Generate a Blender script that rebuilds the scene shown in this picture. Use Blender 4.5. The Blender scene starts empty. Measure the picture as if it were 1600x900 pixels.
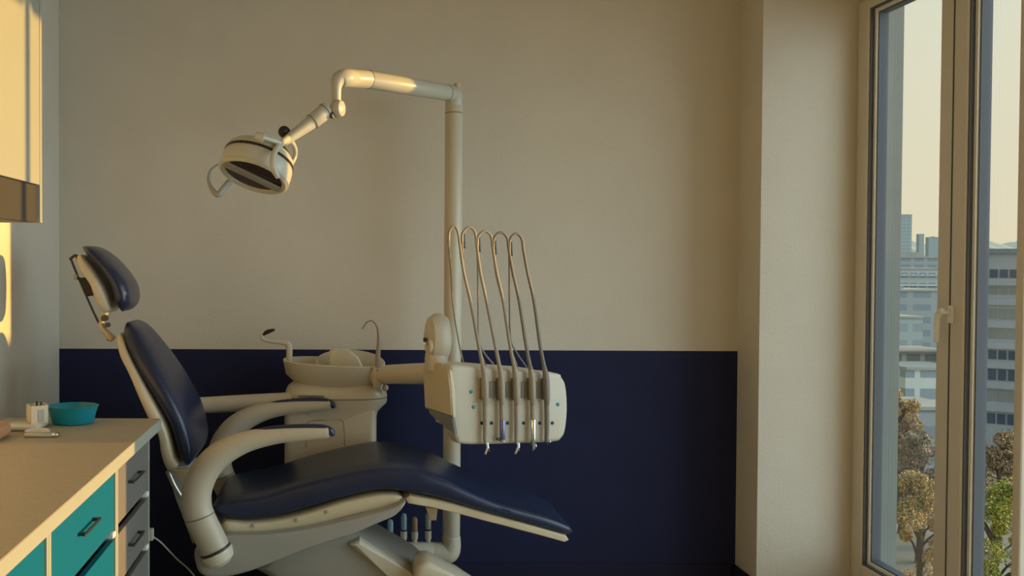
import bpy, bmesh, math, random
from mathutils import Vector, Matrix
random.seed(7)
C = bpy.context.scene.collection
PI = math.pi

# ---------------------------------------------------------------- camera
F = 1440.0
PX0, PY0 = 530.0, 435.6
CAMZ = 1.45
cam_d = bpy.data.cameras.new('camera')
cam = bpy.data.objects.new('camera', cam_d)
C.objects.link(cam)
cam_d.sensor_width = 36.0
cam_d.lens = 36.0 * F / 1600.0
cam_d.shift_x = (800 - PX0) / 1600.0
cam_d.shift_y = (PY0 - 450) / 1600.0
cam_d.clip_start = 0.05
cam_d.clip_end = 9000
ROT = Matrix.Rotation(math.radians(90 - 1.1), 3, 'X') @ Matrix.Rotation(math.radians(0.21), 3, 'Z')
cam.matrix_world = Matrix.Translation((0, 0, CAMZ)) @ ROT.to_4x4()
bpy.context.scene.camera = cam

def at(px, py, Y):
    """a point of the place, Y metres into the room, read off the photograph"""
    d = ROT @ Vector(((px - PX0) / F, -(py - PY0) / F, -1.0))
    k = Y / d.y
    return Vector((d.x * k, Y, CAMZ + d.z * k))

# ---------------------------------------------------------------- light
sc = bpy.context.scene
sc.view_settings.view_transform = 'Standard'
sc.view_settings.look = 'None'
sc.view_settings.exposure = 0.06
sc.view_settings.gamma = 1.0
sc.view_settings.use_curve_mapping = False

W = bpy.data.worlds.new('evening_sky')
sc.world = W
W.use_nodes = True
nt = W.node_tree
nt.nodes.clear()
def N(t, **k):
    n = nt.nodes.new(t)
    for a, b in k.items():
        setattr(n, a, b)
    return n
tc = N('ShaderNodeTexCoord')
sep = N('ShaderNodeSeparateXYZ')
nt.links.new(tc.outputs['Generated'], sep.inputs[0])
ramp = N('ShaderNodeValToRGB')
cr = ramp.color_ramp
cr.elements[0].position = 0.0
cr.elements[0].color = (0.84, 0.74, 0.53, 1)
cr.elements[1].position = 0.28
cr.elements[1].color = (0.79, 0.80, 0.65, 1)
e = cr.elements.new(0.8)
e.color = (0.50, 0.62, 0.66, 1)
nt.links.new(sep.outputs['Z'], ramp.inputs[0])
# the sky is much brighter on the side where the sun stands
dot = N('ShaderNodeVectorMath', operation='DOT_PRODUCT')
nt.links.new(tc.outputs['Generated'], dot.inputs[0])
GLOW = (3.0, 3.75, 4.2, 1)
GL = Vector((0.93, -0.22, 0.30)).normalized()
dot.inputs[1].default_value = GL
mr = N('ShaderNodeMapRange')
mr.interpolation_type = 'SMOOTHSTEP'
mr.inputs['From Min'].default_value = 0.56
mr.inputs['From Max'].default_value = 0.95
mr.inputs['To Min'].default_value = 0.0
mr.inputs['To Max'].default_value = 1.0
nt.links.new(dot.outputs['Value'], mr.inputs['Value'])
bg = N('ShaderNodeBackground')
gm = N('ShaderNodeMixRGB')
gm.inputs[2].default_value = GLOW
nt.links.new(mr.outputs[0], gm.inputs[0])
nt.links.new(ramp.outputs[0], gm.inputs[1])
nt.links.new(gm.outputs[0], bg.inputs[0])
bg.inputs[1].default_value = 1.0
wo = N('ShaderNodeOutputWorld')
nt.links.new(bg.outputs[0], wo.inputs[0])

SUN_S = -0.085          # the sun's rays lean a little towards the camera
SUN_T = 0.095           # and fall by this much per metre
sd = bpy.data.lights.new('sun', 'SUN')
sd.energy = 6.6
sd.color = (1.0, 0.575, 0.13)
sd.angle = math.radians(0.6)
sun = bpy.data.objects.new('sun', sd)
C.objects.link(sun)
sun.rotation_euler = Vector((-1, SUN_S, -SUN_T)).to_track_quat('-Z', 'Y').to_euler()
sun.location = (12, 4, 4)

# ---------------------------------------------------------------- materials
def lin(c):
    return tuple(((v / 255) / 12.92 if v / 255 <= 0.04045 else ((v / 255 + 0.055) / 1.055) ** 2.4) for v in c)

def mat(name, col, rough=0.5, metal=0.0, bump=0.0, bscale=60, vary=0.04, vscale=5, coat=0.0, spec=0.5):
    m = bpy.data.materials.new(name)
    m.use_nodes = True
    t = m.node_tree
    b = t.nodes['Principled BSDF']
    b.inputs['Roughness'].default_value = rough
    b.inputs['Metallic'].default_value = metal
    b.inputs['Specular IOR Level'].default_value = spec
    if coat:
        b.inputs['Coat Weight'].default_value = coat
        b.inputs['Coat Roughness'].default_value = 0.15
    co = t.nodes.new('ShaderNodeTexCoord')
    no = t.nodes.new('ShaderNodeTexNoise')
    no.inputs['Scale'].default_value = vscale
    no.inputs['Detail'].default_value = 4
    t.links.new(co.outputs['Object'], no.inputs['Vector'])
    rp = t.nodes.new('ShaderNodeValToRGB')
    rp.color_ramp.elements[0].position = 0.3
    rp.color_ramp.elements[1].position = 0.7
    rp.color_ramp.elements[0].color = tuple(max(0, v * (1 - vary)) for v in col) + (1,)
    rp.color_ramp.elements[1].color = tuple(min(1, v * (1 + vary)) for v in col) + (1,)
    t.links.new(no.outputs['Fac'], rp.inputs[0])
    t.links.new(rp.outputs[0], b.inputs['Base Color'])
    if bump:
        n2 = t.nodes.new('ShaderNodeTexNoise')
        n2.inputs['Scale'].default_value = bscale
        n2.inputs['Detail'].default_value = 5
        t.links.new(co.outputs['Object'], n2.inputs['Vector'])
        bp = t.nodes.new('ShaderNodeBump')
        bp.inputs['Strength'].default_value = bump
        bp.inputs['Distance'].default_value = 0.002
        t.links.new(n2.outputs['Fac'], bp.inputs['Height'])
        t.links.new(bp.outputs[0], b.inputs['Normal'])
    return m

M = {}
M['plaster'] = mat('painted_plaster', (0.66, 0.605, 0.50), 0.85, bump=0.5, bscale=90, vary=0.02)
M['navy_wall'] = mat('navy_wall_paint', (0.022, 0.025, 0.064), 0.8, bump=0.3, bscale=90, vary=0.05, spec=0.12)
M['ceiling'] = mat('ceiling_paint', (0.72, 0.66, 0.55), 0.9, vary=0.02)
M['floor'] = mat('floor_vinyl', (0.34, 0.29, 0.22), 0.45, vary=0.1, vscale=12)
M['navy_board'] = mat('dark_skirting', (0.020, 0.020, 0.046), 0.7, spec=.15)
M['leather'] = mat('navy_leather', (0.014, 0.022, 0.055), 0.29, bump=0.25, bscale=220, vary=0.1, spec=0.5)
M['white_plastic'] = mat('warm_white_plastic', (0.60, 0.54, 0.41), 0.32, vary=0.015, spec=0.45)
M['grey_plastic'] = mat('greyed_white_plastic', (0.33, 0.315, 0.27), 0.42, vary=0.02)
M['arm_enamel'] = mat('arm_beige_enamel', (0.50, 0.435, 0.315), 0.4, vary=0.02)
M['cream_shell'] = mat('cream_shell_plastic', (0.62, 0.53, 0.36), 0.4, vary=0.02)
M['lamp_enamel'] = mat('lamp_white_enamel', (0.55, 0.52, 0.42), 0.3, vary=0.02)
M['ceramic'] = mat('white_ceramic', (0.62, 0.57, 0.44), 0.18, vary=0.01, coat=0.3)
M['metal'] = mat('brushed_steel', (0.55, 0.53, 0.48), 0.3, metal=1.0)
M['dark_metal'] = mat('dark_steel', (0.09, 0.085, 0.08), 0.4, metal=0.8)
M['chrome'] = mat('chrome', (0.75, 0.75, 0.74), 0.12, metal=1.0)
M['black'] = mat('black_rubber', (0.015, 0.013, 0.013), 0.5)
M['brown_glass'] = mat('dark_reflector', (0.035, 0.016, 0.010), 0.25)
M['hose'] = mat('grey_beige_hose', (0.33, 0.275, 0.20), 0.45, vary=0.04)
M['hose_dark'] = mat('taupe_hose', (0.20, 0.17, 0.135), 0.5, vary=0.04)
M['teal'] = mat('teal_drawer_front', (0.0, 0.125, 0.21), 0.5, vary=0.02, spec=0.25)
M['grey_front'] = mat('grey_drawer_front', (0.17, 0.155, 0.14), 0.5, vary=0.03)
M['cab_white'] = mat('cabinet_white', (0.365, 0.365, 0.30), 0.5, vary=0.015)
M['cab_inside'] = mat('cabinet_gap_brown', (0.07, 0.045, 0.03), 0.7)
M['taupe'] = mat('shaded_taupe_board', (0.050, 0.042, 0.034), 0.6, vary=0.03)  # taupe darkened so the colour holds the shade of the recess
M['worktop'] = mat('speckled_laminate', (0.36, 0.305, 0.215), 0.5, vary=0.08, vscale=120)
M['basin'] = mat('teal_plastic', (0.0, 0.21, 0.27), 0.35, vary=0.03)
M['cream'] = mat('cream_card', (0.70, 0.60, 0.40), 0.6)
M['orange'] = mat('tan_leather', (0.50, 0.25, 0.12), 0.55)
M['frame'] = mat('window_frame_white', (0.68, 0.62, 0.52), 0.5, vary=0.02)
M['gasket'] = mat('window_gasket', (0.09, 0.10, 0.12), 0.6)
M['bead'] = mat('glazing_bead', (0.85, 0.83, 0.74), 0.3)
M['handle_white'] = mat('window_handle_enamel', (0.85, 0.84, 0.76), 0.3)
M['reveal'] = mat('grey_outer_reveal', (0.15, 0.17, 0.16), 0.6)
M['facade'] = mat('outer_render', (0.40, 0.42, 0.38), 0.8)
M['silver'] = mat('silver_plastic', (0.42, 0.41, 0.37), 0.35, metal=0.3)
M['blue_metal'] = mat('blue_anodised_steel', (0.20, 0.22, 0.38), 0.3, metal=0.8)
M['teal_glass'] = mat('teal_gem', (0.05, 0.33, 0.34), 0.2)
M['smoke'] = mat('smoked_plastic', (0.16, 0.17, 0.17), 0.25)
M['pale_blue'] = mat('pale_blue_plastic', (0.25, 0.42, 0.48), 0.35)
M['amber'] = mat('amber_plastic', (0.38, 0.22, 0.12), 0.4)

def glass_mat(name, tint):
    m = bpy.data.materials.new(name)
    m.use_nodes = True
    t = m.node_tree
    t.nodes.clear()
    o = t.nodes.new('ShaderNodeOutputMaterial')
    mx = t.nodes.new('ShaderNodeMixShader')
    tr = t.nodes.new('ShaderNodeBsdfTransparent')
    tr.inputs[0].default_value = tint + (1,)
    gl = t.nodes.new('ShaderNodeBsdfGlossy')
    gl.inputs['Roughness'].default_value = 0.01
    lw = t.nodes.new('ShaderNodeLayerWeight')          # reflection grows towards grazing view
    pw = t.nodes.new('ShaderNodeMath')
    pw.operation = 'POWER'
    pw.inputs[1].default_value = 5.0
    t.links.new(lw.outputs['Facing'], pw.inputs[0])
    mr_ = t.nodes.new('ShaderNodeMapRange')
    mr_.inputs['To Min'].default_value = 0.03
    mr_.inputs['To Max'].default_value = 0.8
    t.links.new(pw.outputs[0], mr_.inputs['Value'])
    t.links.new(mr_.outputs[0], mx.inputs[0])
    t.links.new(tr.outputs[0], mx.inputs[1])
    t.links.new(gl.outputs[0], mx.inputs[2])
    t.links.new(mx.outputs[0], o.inputs[0])
    return m
M['glass'] = glass_mat('window_glass', (0.96, 0.97, 0.96))

# ---------------------------------------------------------------- object helpers
def obj(name, bm, m, parent=None, smooth=35, loc=None):
    me = bpy.data.meshes.new(name)
    bmesh.ops.recalc_face_normals(bm, faces=bm.faces)
    bm.to_mesh(me)
    bm.free()
    if not isinstance(m, (list, tuple)):
        m = [m]
    for q in m:
        me.materials.append(q)
    if smooth:
        for p in me.polygons:
            p.use_smooth = True
        me.set_sharp_from_angle(angle=math.radians(smooth))
    o = bpy.data.objects.new(name, me)
    C.objects.link(o)
    if parent:
        o.parent = parent
        # geometry is made in world coordinates: bring it to the thing's own frame
        me.transform(parent_world(parent).inverted())
    elif loc is not None:
        me.transform(Matrix.Translation(-Vector(loc)))
        o.location = loc
    return o

def parent_world(p):
    mw = Matrix.Identity(4)
    while p:
        mw = Matrix.LocRotScale(p.location, p.rotation_euler, p.scale) @ mw
        p = p.parent
    return mw

def tag(o, label, cat, group=None, kind=None):
    o['label'] = label
    o['category'] = cat
    if group:
        o['group'] = group
    if kind:
        o['kind'] = kind
    return o

def thing(name, label, cat, loc=(0, 0, 0), group=None):
    o = bpy.data.objects.new(name, None)
    o.empty_display_size = 0.1
    C.objects.link(o)
    o.location = loc
    return tag(o, label, cat, group)

def struct(name, bm, m, parent=None, smooth=0):
    o = obj(name, bm, m, parent, smooth)
    if not parent:
        o['kind'] = 'structure'
    return o

def box(bm, x0, x1, y0, y1, z0, z1, bev=0.0, seg=2, T=None):
    r = bmesh.ops.create_cube(bm, size=1)
    vs = r['verts']
    for v in vs:
        v.co = Vector(((x0 + x1) / 2 + v.co.x * (x1 - x0), (y0 + y1) / 2 + v.co.y * (y1 - y0), (z0 + z1) / 2 + v.co.z * (z1 - z0)))
    if bev:
        es = list({e for v in vs for e in v.link_edges})
        rr = bmesh.ops.bevel(bm, geom=es, offset=bev, segments=seg, affect='EDGES', profile=0.5)
        vs = list({v for f in rr['faces'] for v in f.verts} | {v for v in vs if v.is_valid})
    if T is not None:
        bmesh.ops.transform(bm, matrix=T, verts=[v for v in vs if v.is_valid])
    return vs

def B(*a, **k):
    bm = bmesh.new()
    box(bm, *a, **k)
    return bm

def catmull(pts, n):
    """resample a list of equal-length tuples to n points along a smooth curve"""
    P = [tuple(p) for p in pts]
    if len(P) == 2:
        return [tuple(a + (b - a) * i / (n - 1) for a, b in zip(*P)) for i in range(n)]
    Q = [tuple(2 * a - b for a, b in zip(P[0], P[1]))] + P + [tuple(2 * a - b for a, b in zip(P[-1], P[-2]))]
    dense = []
    for i in range(1, len(Q) - 2):
        for k in range(24):
            t = k / 24
            dense.append(tuple(0.5 * ((2 * b) + (c - a) * t + (2 * a - 5 * b + 4 * c - d) * t * t + (-a + 3 * b - 3 * c + d) * t ** 3)
                               for a, b, c, d in zip(Q[i - 1], Q[i], Q[i + 1], Q[i + 2])))
    dense.append(P[-1])
    L = [0]
    for a, b in zip(dense, dense[1:]):
        L.append(L[-1] + max(1e-9, math.dist(a[:3], b[:3])))
    out = []
    j = 0
    for i in range(n):
        s = L[-1] * i / (n - 1)
        while j < len(L) - 2 and L[j + 1] < s:
            j += 1
        t = (s - L[j]) / (L[j + 1] - L[j])
        t = min(1, max(0, t))
        out.append(tuple(a + (b - a) * t for a, b in zip(dense[j], dense[j + 1])))
    return out

def loft(bm, rings, closed_ends=True):
    vs = [[bm.verts.new(p) for p in r] for r in rings]
    n = len(vs[0])
    for a, b in zip(vs, vs[1:]):
        for i in range(n):
            bm.faces.new((a[i], a[(i + 1) % n], b[(i + 1) % n], b[i]))
    if closed_ends:
        bm.faces.new(vs[0])
        bm.faces.new(list(reversed(vs[-1])))

def tube(bm, pts, r, n=32, seg=14, flat=1.0, ends=True, smooth=True):
    """round bar along pts; r a number or one radius per point; flat squashes it across"""
    rr = r if isinstance(r, (list, tuple)) else [r] * len(pts)
    data = [tuple(p) + (q,) for p, q in zip(pts, rr)]
    if smooth and len(pts) > 2:
        data = catmull(data, n)
    P = [Vector(d[:3]) for d in data]
    R = [d[3] for d in data]
    up = None
    rings = []
    for i, p in enumerate(P):
        t = (P[min(i + 1, len(P) - 1)] - P[max(i - 1, 0)]).normalized()
        if up is None:
            up = Vector((0, 1, 0)) if abs(t.y) < 0.8 else Vector((0, 0, 1))
        u = (up - t * up.dot(t)).normalized()
        up = u
        v = t.cross(u)
        rings.append([p + (u * math.cos(2 * PI * k / seg) * flat + v * math.sin(2 * PI * k / seg)) * R[i] for k in range(seg)])
    if ends:      # softly rounded ends
        for side in (0, -1):
            c = P[side]
            d = (P[0] - P[1]).normalized() if side == 0 else (P[-1] - P[-2]).normalized()
            r0 = R[side]
            extra = [[c + d * (r0 * 0.18 * a) + (q - c) * s for q in rings[side]] for a, s in ((0.7, 0.93), (1.0, 0.8))]
            if side == 0:
                rings = list(reversed(extra)) + rings
            else:
                rings = rings + extra
    loft(bm, rings)

def TB(*a, **k):
    bm = bmesh.new()
    tube(bm, *a, **k)
    return bm

def lathe(bm, prof, axis_p=(0, 0, 0), axis_d=(0, 0, 1), seg=40, sx=1.0, sy=1.0, u0=None):
    d = Vector(axis_d).normalized()
    u = Vector(u0) if u0 is not None else (Vector((1, 0, 0)) if abs(d.x) < 0.9 else Vector((0, 1, 0)))
    u = (u - d * u.dot(d)).normalized()
    v = d.cross(u)
    o = Vector(axis_p)
    rings = [[o + d * h + (u * math.cos(2 * PI * k / seg) * sx + v * math.sin(2 * PI * k / seg) * sy) * r for k in range(seg)] for r, h in prof]
    loft(bm, rings)

def LT(*a, **k):
    bm = bmesh.new()
    lathe(bm, *a, **k)
    return bm

def slab(path, th, wd, yc, n=56, seg=44, p=4.5, rl=None, y_of=None, dish=0.0):
    """cushion or shell swept along an x-z path: th thick, wd wide, with rounded edges and ends"""
    bm = bmesh.new()
    m = len(path)
    th = th if isinstance(th, (list, tuple)) else [th] * m
    wd = wd if isinstance(wd, (list, tuple)) else [wd] * m
    D = catmull([(a[0], 0, a[1], t, w) for a, t, w in zip(path, th, wd)], n)
    P = [Vector((d[0], 0, d[2])) for d in D]
    L = [0]
    for a, b in zip(P, P[1:]):
        L.append(L[-1] + (b - a).length)
    # extra rings close to the ends
    rings = []
    for i in range(n):
        t = (P[min(i + 1, n - 1)] - P[max(i - 1, 0)]).normalized()
        nn = Vector((-t.z, 0, t.x))
        T, Wd = D[i][3], D[i][4]
        R = rl if rl else T * 0.9
        k = 1.0
        s = min(L[i], L[-1] - L[i])
        if s < R:
            k = math.sqrt(max(0.0, 1 - ((R - s) / R) ** 2))
            k = max(k, 0.12)
        T2 = T * k
        W2 = Wd - (1 - k) * R * 1.2
        ring = []
        for j in range(seg):
            a = 2 * PI * j / seg
            c, s_ = math.cos(a), math.sin(a)
            yy = math.copysign(abs(c) ** (2 / p), c) * W2 / 2
            tt = math.copysign(abs(s_) ** (2 / p), s_) * T2 / 2
            if dish and tt > 0:
                tt -= dish * k * (1 - (2 * yy / W2) ** 2)
            ring.append(P[i] + nn * tt + Vector((0, yc + yy, 0)))
        rings.append(ring)
    loft(bm, rings)
    return bm

def prism(poly, y0, y1, bev=0.0, seg=3, T=None, axis='Y'):
    """polygon in x-z pushed through from y0 to y1"""
    bm = bmesh.new()
    a = [bm.verts.new((x, y0, z)) for x, z in poly]
    b = [bm.verts.new((x, y1, z)) for x, z in poly]
    f1 = bm.faces.new(a)
    f2 = bm.faces.new(list(reversed(b)))
    n = len(poly)
    for i in range(n):
        bm.faces.new((a[i], b[i], b[(i + 1) % n], a[(i + 1) % n]))
    if bev:
        es = list(f1.edges) + list(f2.edges)
        bmesh.ops.bevel(bm, geom=es, offset=bev, segments=seg, affect='EDGES', profile=0.5)
    if T is not None:
        bm.transform(T)
    return bm

def puff(poly, y0, y1, bev, T=None, n=6):
    """closed smooth outline pushed from y0 to y1 with softly rounded front and back edges"""
    xs = [p[0] for p in poly]
    zs = [p[1] for p in poly]
    cx, cz = (min(xs) + max(xs)) / 2, (min(zs) + max(zs)) / 2
    hx, hz = (max(xs) - min(xs)) / 2, (max(zs) - min(zs)) / 2
    rings = []
    for k in range(n + 1):
        a = PI / 2 * k / n
        ins, d = bev * (1 - math.sin(a)), bev * (1 - math.cos(a))
        rings.append([Vector((cx + (x - cx) * (1 - ins / hx), y0 + d, cz + (z - cz) * (1 - ins / hz))) for x, z in poly])
    for k in range(n, -1, -1):
        a = PI / 2 * k / n
        ins, d = bev * (1 - math.sin(a)), bev * (1 - math.cos(a))
        rings.append([Vector((cx + (x - cx) * (1 - ins / hx), y1 - d, cz + (z - cz) * (1 - ins / hz))) for x, z in poly])
    bm = bmesh.new()
    loft(bm, rings)
    if T is not None:
        bm.transform(T)
    return bm

def smooth_poly(pts, n=60):
    P = list(pts)
    k = len(P)
    out = []
    per = max(2, n // k)
    for i in range(k):
        a, b, c, d = P[i - 1], P[i], P[(i + 1) % k], P[(i + 2) % k]
        for j in range(per):
            t = j / per
            out.append(tuple(0.5 * ((2 * q) + (r - p_) * t + (2 * p_ - 5 * q + 4 * r - s) * t * t + (-p_ + 3 * q - 3 * r + s) * t ** 3)
                             for p_, q, r, s in zip(a, b, c, d)))
    return out

def xz(px, py, Y):
    p = at(px, py, Y)
    return (p.x, p.z)

# ---------------------------------------------------------------- the room
XL, XR, YB, YF, ZC = -1.277, 2.24, 4.20, -1.9, 2.80
XO = 2.395                                   # outer face of the window wall
struct('floor', B(XL - .2, XO, YF - .2, YB + .2, -0.12, 0.0), M['floor'])
struct('ceiling', B(XL - .2, XO, YF - .2, YB + .2, ZC, ZC + 0.15), M['ceiling'])
DADO = 1.046
bm = B(XL - .2, XO, YB, YB + .2, DADO, ZC)
b2 = B(XL - .2, XO, YB, YB + .2, 0, DADO)
me_tmp = bpy.data.meshes.new('tmp')
b2.to_mesh(me_tmp)
b2.free()
nf = len(bm.faces)
bm.from_mesh(me_tmp)
bpy.data.meshes.remove(me_tmp)
bm.faces.ensure_lookup_table()
for f in bm.faces[nf:]:
    f.material_index = 1
struct('wall_back', bm, [M['plaster'], M['navy_wall']])
struct('wall_left', B(XL - .2, XL, YF - .2, YB, 0, ZC), M['plaster'])
struct('wall_corner_pillar', B(1.82, XO, 3.985, YB, 0, ZC), M['plaster'])
struct('baseboard_back', B(XL, 1.80, YB - .014, YB, 0, 0.068, bev=.003), M['navy_board'])
struct('baseboard_pillar', B(1.806, 1.82, 3.985, YB - .0, 0, 0.068, bev=.003), M['navy_board'])
struct('baseboard_left', B(XL, XL + .014, 3.2, YB - .014, 0, 0.068, bev=.003), M['cab_white'])
# front wall with a broad opening to the next, bright room is left as a window wall
def wall_with_holes_x(name, y0, y1, x0, x1, holes, m):
    """wall slab normal to X with rectangular holes (ya,yb,za,zb) that do not overlap in Y"""
    bm = bmesh.new()
    hs = sorted(holes)
    y = y0
    for (a, b, c, d) in hs:
        if a > y:
            box(bm, x0, x1, y, a, 0, ZC)
        if c > 0:
            box(bm, x0, x1, a, b, 0, c)
        if d < ZC:
            box(bm, x0, x1, a, b, d, ZC)
        y = b
    if y < y1:
        box(bm, x0, x1, y, y1, 0, ZC)
    struct(name, bm, m)
WB, WT = 0.085, 2.565                          # window bottom and top
wall_with_holes_x('wall_right', YF - .2, 3.985, XR, XO, [(1.25, 3.985, WB, WT), (-1.2, 0.9, WB, WT)], M['plaster'])
# wall behind the camera
struct('wall_front', B(XL, XR, YF - .2, YF, 0, ZC), M['plaster'])

# windows -------------------------------------------------------
XG = XR + 0.045                                # plane of the glass
def window(name, y_far, y_near, fw_far, fw_near, z0=WB, z1=WT, near_seal=True):
    f = bmesh.new()
    xi, xo = XR - .012, XR + .075
    if fw_far:
        box(f, xi, xo, y_far - fw_far, y_far, z0, z1, bev=.006)
    box(f, xi, xo, y_near, y_near + fw_near, z0, z1, bev=.006)
    box(f, xi, xo, y_near + fw_near, y_far - fw_far, z0, z0 + .078, bev=.006)
    box(f, xi, xo, y_near + fw_near, y_far - fw_far, z1 - .04, z1, bev=.006)
    w = struct(name, f, M['frame'])
    ya, yb = y_near + fw_near, y_far - fw_far
    za, zb = z0 + .078, z1 - .04
    g = bmesh.new()
    box(g, XG + .004, XG + .010, ya, yb, za, zb)
    struct('window_pane', g, M['glass'], w)
    # gaskets and beads round the pane
    for (nm, t0, t1, x0, x1, mm) in (('gasket', 0.0, .006, XR - .004, XG + .018, M['gasket']),
                                     ('glazing_bead', .006, .020, XR + .012, XG + .014, M['bead']),
                                     ('inner_gasket', .020, .026, XR + .02, XG + .014, M['gasket'])):
        k = bmesh.new()
        if fw_far:
            box(k, x0, x1, yb - t1, yb - t0, za + t0, zb - t0)
        if near_seal:
            box(k, x0, x1, ya + t0, ya + t1, za + t0, zb - t0)
        box(k, x0, x1, ya + t1, yb - t1, za + t0, za + t1)
        box(k, x0, x1, ya + t1, yb - t1, zb - t1, zb - t0)
        struct(nm, k, mm, w)
    return w
w1 = window('window_1', 3.985, 3.36, 0.078, 0.075)
w2 = window('window_2', 3.36, 3.0, 0.072, 0.036, near_seal=False)
w4 = window('window_4', 3.0, 1.25, 0.0, 0.06)
w3 = window('window_3', 0.9, -1.2, 0.06, 0.06)
# seam where the sash meets the frame post
struct('sash_seam', B(XR - .0135, XR - .010, 3.358, 3.362, WB, WT), M['gasket'], w1)
# window handle
hy = 3.345
hz = at(1468, 490, hy).z
h = bmesh.new()
box(h, XR - .022, XR - .011, hy - .015, hy + .015, hz - .035, hz + .03, bev=.005)
struct('handle_rose', h, M['handle_white'], w1, smooth=35)
h = bmesh.new()
tube(h, [(XR - .018, hy, hz + .005), (XR - .048, hy, hz + .005)], .010, smooth=False)
tube(h, [(XR - .048, hy - .004, hz + .009), (XR - .050, hy + .010, hz + .006), (XR - .052, hy + .022, hz - .02), (XR - .052, hy + .024, hz - .105)], [.010, .012, .010, .009], n=16)
struct('window_handle', h, M['handle_white'], w1, smooth=35)

struct('trim_1', B(XR + .076, XO - .002, 3.93, 3.984, WB, WT), M['reveal'])
# unseen wall added outside to block the low sun at the window
g = bmesh.new()
XW = 5.0
yw = 3.04 - SUN_S * (XW - XR)
zw = 1.47 + SUN_T * (XW - XR)
box(g, XW, XW + .25, yw, 6.3, -6.0, zw - .05)
box(g, XW - .03, XW + .28, yw, 6.3, zw - .05, zw)
struct('wall_sun_blocker', g, M['facade'])

# ---------------------------------------------------------------- base cabinets and worktop
ZT = 0.905
XF = -0.612                                     # worktop front edge
YE = 3.17                                       # its far end
bm = bmesh.new()
box(bm, XL, XF, -0.4, YE, ZT - .038, ZT, bev=.002, seg=1)
wt = obj('worktop', bm, [M['worktop'], M['cab_white']], smooth=0)
for p in wt.data.polygons:
    if abs(p.normal.z) < 0.7:
        p.material_index = 1
tag(wt, 'long speckled beige worktop with pale front edge lying on the drawer cabinets', 'worktop')

XD = -0.637                                     # drawer front plane
def handle(parent, y0, y1, z, dark):
    bm = bmesh.new()
    x = XD
    for y in (y0 + .01, y1 - .01):
        box(bm, x, x + .018, y - .004, y + .004, z - .004, z + .004)
    box(bm, x + .014, x + .021, y0, y1, z - .004, z + .004, bev=.002, seg=1)
    obj('handle', bm, dark, parent, smooth=0)

def base_cabinet(y0, y1, front, label, hm):
    t = thing('drawer_cabinet', label, 'cabinet', (XD, (y0 + y1) / 2, 0), group='drawer cabinets under the worktop')
    bm = bmesh.new()
    s = .016
    box(bm, XL + .01, XD + .004, y0 + .001, y0 + s, .06, ZT - .0385)
    box(bm, XL + .01, XD + .004, y1 - s, y1 - .001, .06, ZT - .0385)
    box(bm, XL + .01, XD - .02, y0 + s, y1 - s, .06, .078)
    box(bm, XL + .01, XL + .02, y0 + s, y1 - s, .078, ZT - .0385)
    box(bm, XL + .06, XD - .05, y0 + .001, y1 - .001, 0, .06)
    obj('carcass', bm, M['cab_white'], t, smooth=0)
    tops = [.862, .655, .480, .300]
    bots = [.685, .508, .330, .085]
    for a, b in zip(tops, bots):
        bm = B(XD - .018, XD, y0 + s + .002, y1 - s - .002, b, a, bev=.0015, seg=1)
        d = obj('drawer', bm, front, t, smooth=0)
        bm = bmesh.new()
        box(bm, XL + .06, XD - .018, y0 + s + .006, y1 - s - .006, b + .01, a - .03)
        obj('drawer_box', bm, M['cab_inside'], d, smooth=0)
        ym = (y0 + y1) / 2
        handle(d, ym - .075, ym + .075, (a + b) / 2 + .005, hm)
        bm = bmesh.new()
        if b > .3:
            box(bm, XD - .02, XD + .006, y1 - s - .03, y1 - s - .002, b - .018, b - .002, bev=.003)
            obj('runner_stop', bm, M['bead'], d, smooth=0)
    return t
base_cabinet(2.62, 3.075, M['grey_front'], 'white cabinet with grey drawer fronts at the far end of the worktop', M['dark_metal'])
base_cabinet(2.005, 2.62, M['teal'], 'white cabinet with teal drawer fronts beside the grey drawer cabinet', M['dark_metal'])
base_cabinet(1.39, 2.005, M['teal'], 'white cabinet with teal drawer fronts, cut by the photo\'s lower left corner', M['dark_metal'])

# wall cabinet
t = thing('wall_cabinet', 'tall cream wall cabinet with shade-darkened taupe lower board above the worktop', 'cabinet', (XL, 2.0, 1.566))
CX = -0.927
bm = bmesh.new()
box(bm, XL + .002, CX, 2.857, 2.877, 1.566, 2.70)
box(bm, XL + .002, CX - .02, 0.9, 2.857, 1.68, 2.70)
box(bm, XL + .002, CX - .02, 0.9, 2.857, 1.60, 1.62)
obj('carcass', bm, M['cab_white'], t, smooth=0)
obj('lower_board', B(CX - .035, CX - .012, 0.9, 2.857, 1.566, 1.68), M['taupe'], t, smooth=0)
y = 2.856
for k in range(3):
    obj('door', B(CX - .019, CX, y - .648, y - .002, 1.682, 2.70, bev=.001, seg=1), M['cab_white'], t, smooth=0)
    y -= .65

# things on the worktop --------------------------------------------------
def onp(px, Y):
    return at(px, 650, Y).x
# teal basin
Yb = 3.075
c = at(114, 640, Yb)
t = thing('basin', 'shallow teal plastic basin at the far end of the worktop', 'basin', (c.x, Yb, ZT))
R1 = .083
obj('bowl', LT([(.064, 0), (.068, .002), (.077, .035), (R1, .054), (R1 + .003, .058), (R1 - .003, .059), (R1 - .008, .054), (.070, .034), (.056, .006), (.001, .005)],
               (c.x, Yb, ZT + .001), sx=1.0, sy=.85, seg=48), M['basin'], t)
bm = bmesh.new()
for k in range(5):
    a = k * 1.3
    box(bm, c.x - .035 + .014 * k, c.x - .012 + .014 * k, Yb - .02, Yb + .015, ZT + .008 + .006 * k, ZT + .012 + .006 * k, T=None)
tag(obj('paper_packet', bm, M['cab_white'], smooth=0, loc=(c.x, Yb, ZT)), 'pale paper packets lying inside the teal basin', 'packets', kind='stuff')
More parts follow.
